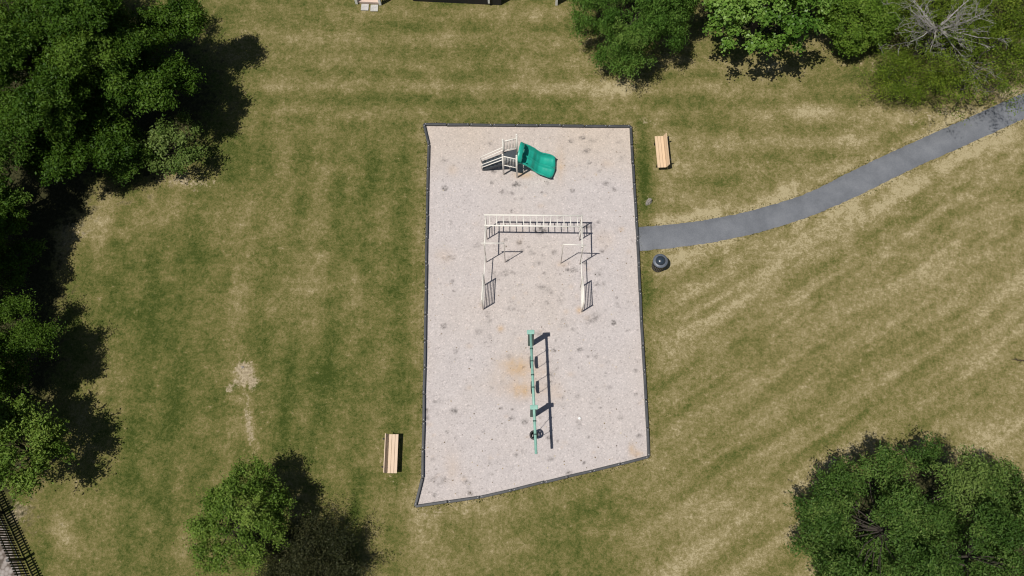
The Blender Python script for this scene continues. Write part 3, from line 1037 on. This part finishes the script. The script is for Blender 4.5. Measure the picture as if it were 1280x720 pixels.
MB().beam(Vector((dpn.x, dpn.y, .25)), Vector((dpn.x, dpn.y, 2.15)), .10, .08, up=yd).build('downpipe', M['brightwhite'], sh)
wp = at(695.6, 5.8)
wf = world_thing('panel_fence', tuple(wp), 'white panel fence end beside the drooping tree at the top edge', 'fence')
for k in range(3):
    q = wp + Vector((.02, 1.9, 0)) * k
    MB().beam(q, q + UP * 1.95, .12, .12, up=Vector((0, 1, 0)), bev=.01).build('post', M['brightwhite'], wf)
for k in range(2):
    q = wp + Vector((.02, 1.9, 0)) * k
    MB().beam(q + Vector((0, .06, .95)), q + Vector((.02, 1.84, .95)), .05, 1.75).build('panel', M['brightwhite'], wf)

# ------------------------------------------------------------------ black picket fence, bottom left corner
f0, f1 = at(-17, 598), at(60, 766)
fd_ = (f1 - f0).normalized(); fn = Vector((-fd_.y, fd_.x, 0))
fl = world_thing('picket_fence', tuple((f0 + f1) / 2), 'black picket fence in the bottom left corner of the lawn', 'fence')
Lf = (f1 - f0).length
npk = int(Lf / .128)
pd = (at(25.5, 702) - f0).dot(fd_)
for k in range(npk):
    q = f0 + fd_ * (k + .5) * .128
    if abs(((q - f0).dot(fd_) - pd + 1.2) % 2.4 - 1.2) < .09: continue
    mb = MB()
    mb.beam(q + UP * .06, q + UP * 1.13, .072, .022, up=fn)
    a = q + UP * 1.13
    mb.add([a - fd_ * .036 - fn * .011, a + fd_ * .036 - fn * .011, a + UP * .06 - fn * .011, a - fd_ * .036 + fn * .011, a + fd_ * .036 + fn * .011, a + UP * .06 + fn * .011],
           [(0, 1, 2), (3, 5, 4), (0, 2, 5, 3), (1, 4, 5, 2)])
    mb.build('picket', M['fence'], fl)
k = pd % 2.4
while k < Lf:
    q = f0 + fd_ * k
    MB().beam(q - UP * .1, q + UP * 1.22, .125, .125, up=fn, bev=.01).build('post', M['fence'], fl)
    k += 2.4
for z in (.25, .95):
    MB().beam(f0 + UP * z + fn * -.03, f1 + UP * z + fn * -.03, .036, .085).build('rail', M['fence'], fl)


# ------------------------------------------------------------------ foliage
def leaves(name, P, N, size, aspect, tint, mat, parent, off, rng, fold=0.18, dirs=None):
    n = len(P)
    N = N / np.maximum(np.linalg.norm(N, axis=1, keepdims=True), 1e-6)
    if dirs is None:
        dirs = rng.normal(size=(n, 3))
    T = dirs - N * (dirs * N).sum(1, keepdims=True)
    T /= np.maximum(np.linalg.norm(T, axis=1, keepdims=True), 1e-6)
    B = np.cross(N, T)
    s = size[:, None]
    base = P - T * s * .5
    tip = P + T * s * .5 - N * s * fold
    lft = P + B * s * aspect * .5 + N * s * fold * .4 - T * s * .06
    rgt = P - B * s * aspect * .5 + N * s * fold * .4 - T * s * .06
    V = np.stack([base, rgt, tip, lft], 1).reshape(-1, 3) - np.array(off)
    me = bpy.data.meshes.new(name)
    me.vertices.add(4 * n); me.vertices.foreach_set('co', V.astype(np.float32).ravel())
    me.loops.add(4 * n); me.loops.foreach_set('vertex_index', np.arange(4 * n, dtype=np.int32))
    me.polygons.add(n); me.polygons.foreach_set('loop_start', np.arange(0, 4 * n, 4, dtype=np.int32))
    a = me.attributes.new('tint', 'FLOAT', 'FACE')
    a.data.foreach_set('value', np.clip(tint, 0, 1).astype(np.float32))
    me.materials.append(mat)
    me.update(calc_edges=True)
    o = bpy.data.objects.new(name, me)
    COL.objects.link(o)
    o.parent = parent
    return o


def limb(mb, a, b_, r0, r1, rnd, sag=0.0, n=5, seg=6):
    a, b_ = Vector(a), Vector(b_)
    Lg = (b_ - a).length
    pts, rs = [], []
    for i in range(n + 1):
        t = i / n
        p = a.lerp(b_, t) + UP * (math.sin(PI * t) * Lg * (.10 - sag))
        if 0 < i < n: p += Vector((rnd.uniform(-1, 1), rnd.uniform(-1, 1), rnd.uniform(-1, 1))) * Lg * .035
        pts.append(p); rs.append(r0 + (r1 - r0) * t)
    mb.tube(pts, rs, seg)
    return pts


def tree(name, label, cat, cpx, hc, R, Rz, mat, seed, nb=16, nsub=9, per=320, crad=.62, lsize=.15, aspect=.55, base=None, group=None, trunk_r=None,
         lump=.28, flat=.6, droop=0.0, upbias=.55, zmin=-.35, shell=.55, brad=.17, gapf=.40, tintv=.5, spray=0.0, bark='bark', lobe_px=None, lobes=None, lobgap=.5, lobr=.2, shoots=0, stretch=(1, 1)):
    rng = np.random.default_rng(seed); rnd = random.Random(seed)
    c = at(cpx[0], cpx[1], hc)
    bp = Vector((c.x, c.y, 0)) if base is None else at(*base)
    th = world_thing(name, (bp.x, bp.y, 0), label, cat, group)
    if trunk_r is None: trunk_r = .035 * (hc + Rz) ** .9 + .02
    fork = max(.15, min(hc - Rz * .45, hc * .6))
    mb = MB()
    top = Vector((bp.x * .5 + c.x * .5, bp.y * .5 + c.y * .5, fork))
    mb.tube([(bp.x, bp.y, -.1), (bp.x, bp.y, .08), tuple(Vector((bp.x, bp.y, 0)).lerp(top, .5)), tuple(top)],
            [trunk_r * 1.7, trunk_r * 1.25, trunk_r, trunk_r * .85], 10)
    mb.build('trunk', M[bark], th, smooth=True)
    # boughs spread over the dome, each carrying clumps of foliage with gaps between
    dirs = rng.normal(size=(4000, 3)); dirs /= np.linalg.norm(dirs, axis=1, keepdims=True)
    dirs = dirs[dirs[:, 2] > zmin]
    sc = np.array([R * stretch[0], R * stretch[1], Rz])
    picked, pr_, lt_ = [], [], []
    low = int(nb * .22) if lobes or lobe_px else 0
    for k in range(low):
        a_ = rng.uniform(0, 2 * PI); r_ = rng.random() ** .5 * .75
        picked.append(np.array([math.cos(a_) * r_, math.sin(a_) * r_, rng.uniform(-.75, -.25)]) * sc); pr_.append(brad * R * 1.3); lt_.append(-.1)
    lobc = []
    if lobe_px:
        lobes = len(lobe_px)
        for (lx, ly, lz, ls) in lobe_px:
            lobc.append((np.array(at(lx, ly, lz)) - np.array(c), rng.normal(0, .13), ls))
    elif lobes:
        for dd in dirs[::-1]:
            p = dd * (.12 + .83 * rng.random() ** .6) * sc
            if all(np.linalg.norm(p[:2] - q[0][:2]) > lobgap * R for q in lobc):
                lobc.append((p + np.array([0, 0, rng.normal(0, .22 * Rz)]), rng.normal(0, .12), rng.uniform(.8, 1.25)))
            if len(lobc) >= lobes: break
    gap = gapf * R
    for dd in dirs:
        rr0 = shell + (1 - shell) * rng.random() ** .5
        p = dd * rr0 * sc * (1 - lump * rng.random()); tl = 0.0
        if lobc:
            lc, tl, lr_ = lobc[rng.integers(len(lobc))]
            d3 = dd.copy(); d3[2] = abs(d3[2]) - .2
            p = lc + d3 * lobr * R * lr_ * rng.uniform(.4, 1.0) * np.array([1, 1, .8])
        if all(np.linalg.norm((p - q) * np.array([1, 1, .8])) > gap for q in picked[low:]):
            picked.append(p); lt_.append(tl); pr_.append(brad * R * rng.uniform(.7, 1.3))
        if len(picked) >= nb: break
    C, dl, ct = [], [], []
    for p, br, tl in zip(picked, pr_, lt_):
        bt_ = rng.normal(0, .13) + tl
        m = max(3, int(nsub * (br / (brad * R)) ** 2))
        dd = rng.normal(size=(m, 3)); dd[:, 2] = np.abs(dd[:, 2]) * 1.0 - .25
        dd /= np.linalg.norm(dd, axis=1, keepdims=True)
        q = p + dd * br * rng.uniform(.4, 1.6, (m, 1)) * np.array([1, 1, .95])
        C.append(q); dl.append(dd); ct.append(np.full(m, bt_) + rng.normal(0, .11, m))
    C = np.array(c)[None, :] + np.concatenate(C); dirs = np.concatenate(dl); ct = np.concatenate(ct)
    C[:, 2] = np.maximum(C[:, 2], .2)
    lm = MB()
    order = list(range(len(C))); rnd.shuffle(order)
    mains = []
    for k in order[:9]:
        e = Vector(C[k]) * .6 + Vector((c.x, c.y, c.z)) * .4 - UP * Rz * .65; e.z = max(e.z, .2)
        pts = limb(lm, top, e, trunk_r * .5, trunk_r * .2, rnd, .18)
        mains += pts[2:]
    for k in order[9:9 + len(order) // 9]:
        e = Vector(C[k])
        s = min(mains, key=lambda p: (p - e).length)
        limb(lm, s, e - UP * .12, min(.03, trunk_r * .2), .008, rnd, .2, n=3, seg=4)
    lm.build('limbs', M[bark], th, smooth=True)
    cr = crad * rng.uniform(.65, 1.35, len(C))
    P_, N_, S_, T_, D_ = [], [], [], [], []
    for k in range(len(C)):
        n = int(per * (cr[k] / crad) ** 2)
        g_ = rng.normal(size=(n, 3)); g_ /= np.linalg.norm(g_, axis=1, keepdims=True)
        rr_ = rng.random(n) ** .45
        # irregular clump outline
        wob_ = 1 + .35 * np.sin(g_[:, 0] * 4 + k) * np.cos(g_[:, 1] * 5 - k) + .25 * np.sin(g_[:, 1] * 9 + g_[:, 0] * 7 + 2 * k)
        q = g_ * (rr_ * wob_)[:, None] * cr[k] * np.array([1, 1, flat])[None, :]
        if droop: q[:, 2] -= droop * rng.random(n) ** 1.5 * cr[k] * 2
        if spray:
            od = dirs[k].copy(); od[2] *= .4; od /= max(np.linalg.norm(od), 1e-3)
            q += od[None, :] * (rng.normal(0, spray, n) * cr[k])[:, None]
        P_.append(C[k] + q)
        N_.append(g_ * .45 + np.array([0, 0, upbias])[None, :] + dirs[k] * .25 + rng.normal(0, .6, (n, 3)))
        S_.append(lsize * rng.uniform(.6, 1.35, n))
        T_.append(np.full(n, tintv + ct[k]) + rng.normal(0, .17, n))
        if droop: D_.append(rng.normal(0, .35, (n, 3)) + np.array([0, 0, -1.0]))
    for k in range(shoots):
        a_ = rng.uniform(0, 2 * PI); el_ = rng.uniform(-.1, .75)
        u_ = np.array([math.cos(a_) * math.cos(el_), math.sin(a_) * math.cos(el_), math.sin(el_)])
        n = 26
        t_ = rng.uniform(.55, rng.uniform(1.05, 1.38), n)
        q = np.array(c) + u_ * t_[:, None] * sc * np.array([1, 1, 1.1]) + rng.normal(0, .05, (n, 3))
        P_.append(q); N_.append(rng.normal(0, 1, (n, 3)) + np.array([0, 0, .6])); S_.append(lsize * rng.uniform(.6, 1.2, n)); T_.append(rng.normal(tintv, .2, n))
    P_ = np.concatenate(P_); P_[:, 2] = np.maximum(P_[:, 2], .03)
    leaves('crown', P_, np.concatenate(N_), np.concatenate(S_), aspect, np.concatenate(T_), mat, th, (bp.x, bp.y, 0), rng,
           dirs=np.concatenate(D_) if droop else None)
    return th


LM = {
    'dark': leaf_mat('dark_green_leaf', (0.026, 0.066, 0.006), (0.060, 0.122, 0.013), (0.115, 0.195, 0.026)),
    'mid': leaf_mat('mid_green_leaf', (0.034, 0.080, 0.010), (0.070, 0.138, 0.018), (0.135, 0.21, 0.036)),
    'maple': leaf_mat('bright_glossy_leaf', (0.050, 0.120, 0.014), (0.115, 0.225, 0.030), (0.22, 0.34, 0.075), .3, .4, .2),
    'bright': leaf_mat('bright_green_leaf', (0.058, 0.112, 0.014), (0.122, 0.205, 0.030), (0.21, 0.285, 0.058)),
    'lime': leaf_mat('lime_green_leaf', (0.055, 0.110, 0.012), (0.118, 0.205, 0.024), (0.195, 0.28, 0.045)),
    'willow': leaf_mat('drooping_leaf', (0.044, 0.104, 0.014), (0.094, 0.190, 0.030), (0.18, 0.275, 0.058)),
    'olive': leaf_mat('olive_feathery_leaf', (0.060, 0.105, 0.010), (0.120, 0.185, 0.018), (0.21, 0.265, 0.036)),
    'oak': leaf_mat('deep_green_leaf', (0.036, 0.082, 0.014), (0.076, 0.148, 0.028), (0.155, 0.225, 0.055)),
    'grey': leaf_mat('pale_green_leaf', (0.055, 0.105, 0.018), (0.115, 0.175, 0.038), (0.20, 0.26, 0.08)),
    'plum': leaf_mat('purple_brown_leaf', (0.014, 0.019, 0.007), (0.034, 0.040, 0.015), (0.090, 0.088, 0.040), .2),
}
GT = 'trees along the left edge of the lawn'
tree('broadleaf_tree', 'largest dark green tree filling the top left corner', 'tree', (25, 45), 5.4, 4.7, 2.6, LM['dark'], 1, 85, 8, 200, .42, .14, .42, group=GT, spray=.3, gapf=0.12, shell=.35, zmin=-0.6, lobes=16, lobgap=0.37, lobr=.17, brad=0.12)
tree('broadleaf_tree', 'dark green tree casting the long shadow onto the lawn at top left', 'tree', (156, 56), 4.7, 3.3, 2.0, LM['dark'], 2, 52, 8, 180, .38, .14, .42, group=GT, spray=.3, shell=.35, gapf=0.16, zmin=-0.6, lobes=11, lobgap=0.42, lobr=.17, brad=0.14)
tree('broadleaf_tree', 'dark tree between the corner tree and the pale shrub', 'tree', (70, 145), 3.6, 2.9, 1.7, LM['dark'], 3, 52, 8, 180, .38, .14, .42, group=GT, spray=.3, shell=.35, gapf=0.16, zmin=-0.6, lobes=11, lobgap=0.42, lobr=.17, brad=0.14)
tree('shrub', 'pale grey green shrub at the lawn edge below the top left trees', 'shrub', (214, 184), 1.6, 1.55, 1.0, LM['grey'], 4, 16, 6, 70, .36, .12, .6, trunk_r=.05, gapf=.34)
tree('shrub', 'low dark green shrub left of the pale shrub', 'shrub', (158, 188), 1.5, 1.4, .9, LM['mid'], 5, 14, 6, 150, .36, .11, .45, trunk_r=.05, gapf=.34)
tree('broadleaf_tree', 'shaded tree at the left edge below the corner tree', 'tree', (-28, 232), 3.4, 2.3, 1.6, LM['mid'], 6, 22, 8, 200, .40, .13, .45, group=GT, gapf=0.28, zmin=-0.6)
tree('broadleaf_tree', 'dark tree half out of frame halfway up the left edge', 'tree', (-102, 318), 4.8, 3.0, 2.1, LM['dark'], 7, 30, 9, 220, .45, .15, .45, group=GT, gapf=0.27, zmin=-0.6)
tree('shrub', 'low shaded shrub at the left edge under the taller trees', 'shrub', (14, 325), 1.2, 1.3, .8, LM['mid'], 27, 10, 6, 110, .36, .11, .5, trunk_r=.05)
tree('broadleaf_tree', 'small dark tree at the left edge between the shaded tree and the fine leaved tree', 'tree', (-20, 292), 2.7, 1.8, 1.3, LM['dark'], 31, 22, 8, 190, .38, .13, .45, group=GT, gapf=.28, zmin=-.6)
tree('broadleaf_tree', 'mid green tree at the left edge with fine leaves', 'tree', (6, 430), 2.4, 1.95, 1.4, LM['dark'], 8, 15, 10, 260, .36, .10, .4, group=GT, spray=.5, shoots=30)
tree('broadleaf_tree', 'bright leaved tree above the black picket fence', 'tree', (24, 562), 2.8, 1.9, 1.4, LM['bright'], 9, 22, 8, 90, .32, .13, .5, group=GT, spray=.6, gapf=0.29, zmin=-0.6, shoots=40)
tree('broadleaf_tree', 'dark tree mostly out of frame behind the bright leaved tree', 'tree', (-72, 482), 4.4, 2.5, 1.8, LM['dark'], 10, 14, 9, 300, .45, .15, .45, group=GT)
tree('small_tree', 'small bright green tree at the bottom edge left of the playground', 'tree', (302, 650), 2.5, 2.1, 1.4, LM['bright'], 11, 26, 8, 150, .30, .10, .5, gapf=.29, shell=.6, spray=.4, shoots=25)
tree('purple_shrub', 'dark purple brown shrub with spiky shoots beside the small bright tree', 'shrub', (390, 710), 1.2, 2.05, .95, LM['plum'], 12, 44, 7, 180, .34, .09, .3, trunk_r=.05, spray=1.0, gapf=.26, shoots=70, zmin=-0.6)
tree('broadleaf_tree', 'large deep green tree in the bottom right corner', 'tree', (1160, 690), 4.3, 5.1, 2.5, LM['oak'], 13, 130, 7, 150, .36, .12, .38, upbias=.4, spray=.3, gapf=.085, brad=.09, shell=0.3, zmin=-0.6, lobr=.14, lump=.1, lobe_px=[(1028, 632, 3.4, 1.2), (1022, 676, 2.4, .9), (1056, 592, 3.0, .8), (1108, 590, 5.0, .95), (1152, 566, 3.4, .8), (1128, 644, 6.1, 1.15), (1198, 600, 5.7, 1.0), (1176, 655, 3.4, 1.0), (1250, 610, 3.6, 1.05), (1240, 662, 6.2, 1.1), (1100, 702, 3.2, 1.0), (1056, 726, 4.7, .95), (1166, 712, 6.2, 1.15), (1226, 724, 3.6, 1.0), (1292, 640, 4.8, 1.0), (1294, 700, 5.4, 1.1), (1120, 765, 4.4, 1.1), (1200, 780, 5.0, 1.1), (1270, 780, 3.6, 1.0)], shoots=0)
tree('weeping_tree', 'drooping green tree at the top edge above the playground corner', 'tree', (797, 2), 3.0, 3.3, 2.4, LM['willow'], 14, 64, 8, 190, .36, .14, .26, droop=.55, upbias=.2, zmin=-0.75, flat=.9, gapf=0.19, shell=0.5)
tree('broadleaf_tree', 'tree with large shiny leaves at the top edge', 'tree', (962, -12), 3.9, 3.3, 1.8, LM['maple'], 15, 42, 7, 75, .36, .155, .8, upbias=.6, gapf=0.24, zmin=-0.6, shell=0.35)
tree('round_shrub', 'rounded bright green shrub left of the bare dead tree', 'shrub', (1066, 20), 1.6, 1.95, 1.3, LM['lime'], 16, 44, 8, 110, .32, .12, .5, trunk_r=.06, shell=.7, gapf=0.22)
tree('feathery_tree', 'loose olive green tree shading the path at top right', 'tree', (1226, 76), 2.5, 3.6, 1.2, LM['olive'], 17, 34, 7, 50, .34, .10, .4, spray=.5, stretch=(1.05, .72), zmin=-.9, gapf=.24, shell=.3, shoots=70, lump=.3)
tree('feathery_shrub', 'low open olive green shrub under the bare dead tree', 'shrub', (1135, 95), 1.1, 1.9, .8, LM['olive'], 18, 18, 7, 90, .40, .09, .4, trunk_r=.05, spray=.5, stretch=(1.35, .75), zmin=-.9, gapf=.25, shell=.3, shoots=35)
tree('feathery_tree', 'olive green tree behind the bare dead tree at the top edge', 'tree', (1165, -5), 2.0, 2.7, 1.0, LM['olive'], 19, 34, 8, 90, .44, .10, .4, spray=.5, gapf=.24, shell=.4, shoots=30)

tree('feathery_tree', 'olive green tree filling the top right corner beyond the dead tree', 'tree', (1275, 8), 2.6, 2.6, 1.2, LM['olive'], 41, 34, 8, 75, .42, .10, .4, spray=.5, gapf=.24, shell=.35, shoots=40)

# bare dead tree
rnd = random.Random(21)
db = at(1146, 69)
dt = world_thing('dead_tree', tuple(db), 'bare pale dead tree among green trees at top right', 'tree')
tp = at(1174, 33, 2.6)
mb = MB()
mb.tube([db - UP * .1, db + UP * .1, db.lerp(tp, .5) + Vector((.05, 0, .1)), tp], [.24, .18, .14, .11], 10)
mb.build('trunk', M['bark'], dt, smooth=True)
mb = MB()


def grow(p, dr, Lg, r, lvl):
    pts, rs = [p], [r]
    q = p.copy(); dd = dr.copy()
    n = 5
    for i in range(n):
        dd = (dd + Vector((rnd.uniform(-1, 1), rnd.uniform(-1, 1), rnd.uniform(-.6, .7))) * .22).normalized()
        q = q + dd * Lg / n
        pts.append(q.copy()); rs.append(max(.006, r * (1 - .75 * (i + 1) / n)))
    mb.tube(pts, rs, 6 if lvl == 0 else 4)
    if lvl < 3:
        for k in range((6, 4, 3)[lvl]):
            i = rnd.randint(1, n)
            nd = (dd * .8 + Vector((rnd.uniform(-1, 1), rnd.uniform(-1, 1), rnd.uniform(-.3, .6)))).normalized()
            grow(pts[i], nd, Lg * rnd.uniform(.35, .6), rs[i] * .65, lvl + 1)


for k in range(13):
    a = 2 * PI * k / 13 + rnd.uniform(-.2, .2)
    grow(tp - UP * rnd.uniform(0, .5), Vector((math.cos(a), math.sin(a), rnd.uniform(-.05, .75))).normalized(), rnd.uniform(1.6, 2.9), .048, 0)
mb.build('branches', M['deadwood'], dt, smooth=True)

# purple shrub's spiky bare shoots and bits of litter
gr_rng = np.random.default_rng(8)
# tufts of longer grass the mower missed, along the edging, path and tree feet (nobody could count them)
tp_, tn_, ts_, tt_ = [], [], [], []
def tuft_line(pts, side_w, dens, tint):
    for a, b_ in zip(pts[:-1], pts[1:]):
        Lg = (b_ - a).length
        n = int(Lg * dens)
        if not n or abs(a.x) > 34: continue
        t = gr_rng.random(n)
        nr = Vector((-(b_ - a).y, (b_ - a).x, 0)).normalized()
        w = gr_rng.random(n) ** 1.5 * side_w
        for ti, wi in zip(t, w):
            p = a.lerp(b_, ti) + nr * wi
            tp_.append((p.x, p.y, .03)); tt_.append(tint + gr_rng.normal(0, .2))
tuft_line(PATH_UP_S, .16, 22, .6); tuft_line(PATH_LO_S, -.16, 22, .6)
cb = BORDER + [BORDER[0]]
tuft_line([p + (p - cen).normalized() * .08 for p in cb], .18, 20, .35)
P_ = np.array(tp_); n = len(P_)
N_ = gr_rng.normal(0, 1, (n, 3)); N_[:, 2] *= .3
gmat = leaf_mat('grass_blade', (0.045, 0.075, 0.014), (0.14, 0.13, 0.045), (0.34, 0.28, 0.15), .2, .8)
gpar = None
D_ = gr_rng.normal(0, .5, (n, 3)); D_[:, 2] = 1
o = leaves('edge_grass', P_, N_, gr_rng.uniform(.06, .14, n), .35, np.array(tt_), gmat, None, (0, 0, 0), gr_rng, dirs=D_)
tag(o, 'longer grass tufts along the path and gravel edging', 'grass', None, 'stuff')
# dry leaves and scraps on the gravel
q = []
while len(q) < 260:
    sx, sy = rnd.uniform(532, 806), rnd.uniform(162, 625)
    p = at(sx, sy)
    if inside(np.array([p.x]), np.array([p.y]), BORDER)[0]: q.append((p.x, p.y, .062))
P_ = np.array(q); n = len(q)
N_ = gr_rng.normal(0, .35, (n, 3)); N_[:, 2] = 1
lit = leaf_mat('dry_litter', (0.06, 0.045, 0.03), (0.34, 0.24, 0.11), (0.66, 0.60, 0.46), .1, .8)
o = leaves('leaf_litter', P_, N_, gr_rng.uniform(.03, .085, n), .7, gr_rng.random(n), lit, None, (0, 0, 0), gr_rng)
tag(o, 'scattered dry leaves and scraps on the gravel', 'leaf litter', None, 'stuff')

for o in ORIG:
    if '_o' in o: del o['_o']
for o in bpy.data.objects:
    if '_o' in o.keys(): del o['_o']
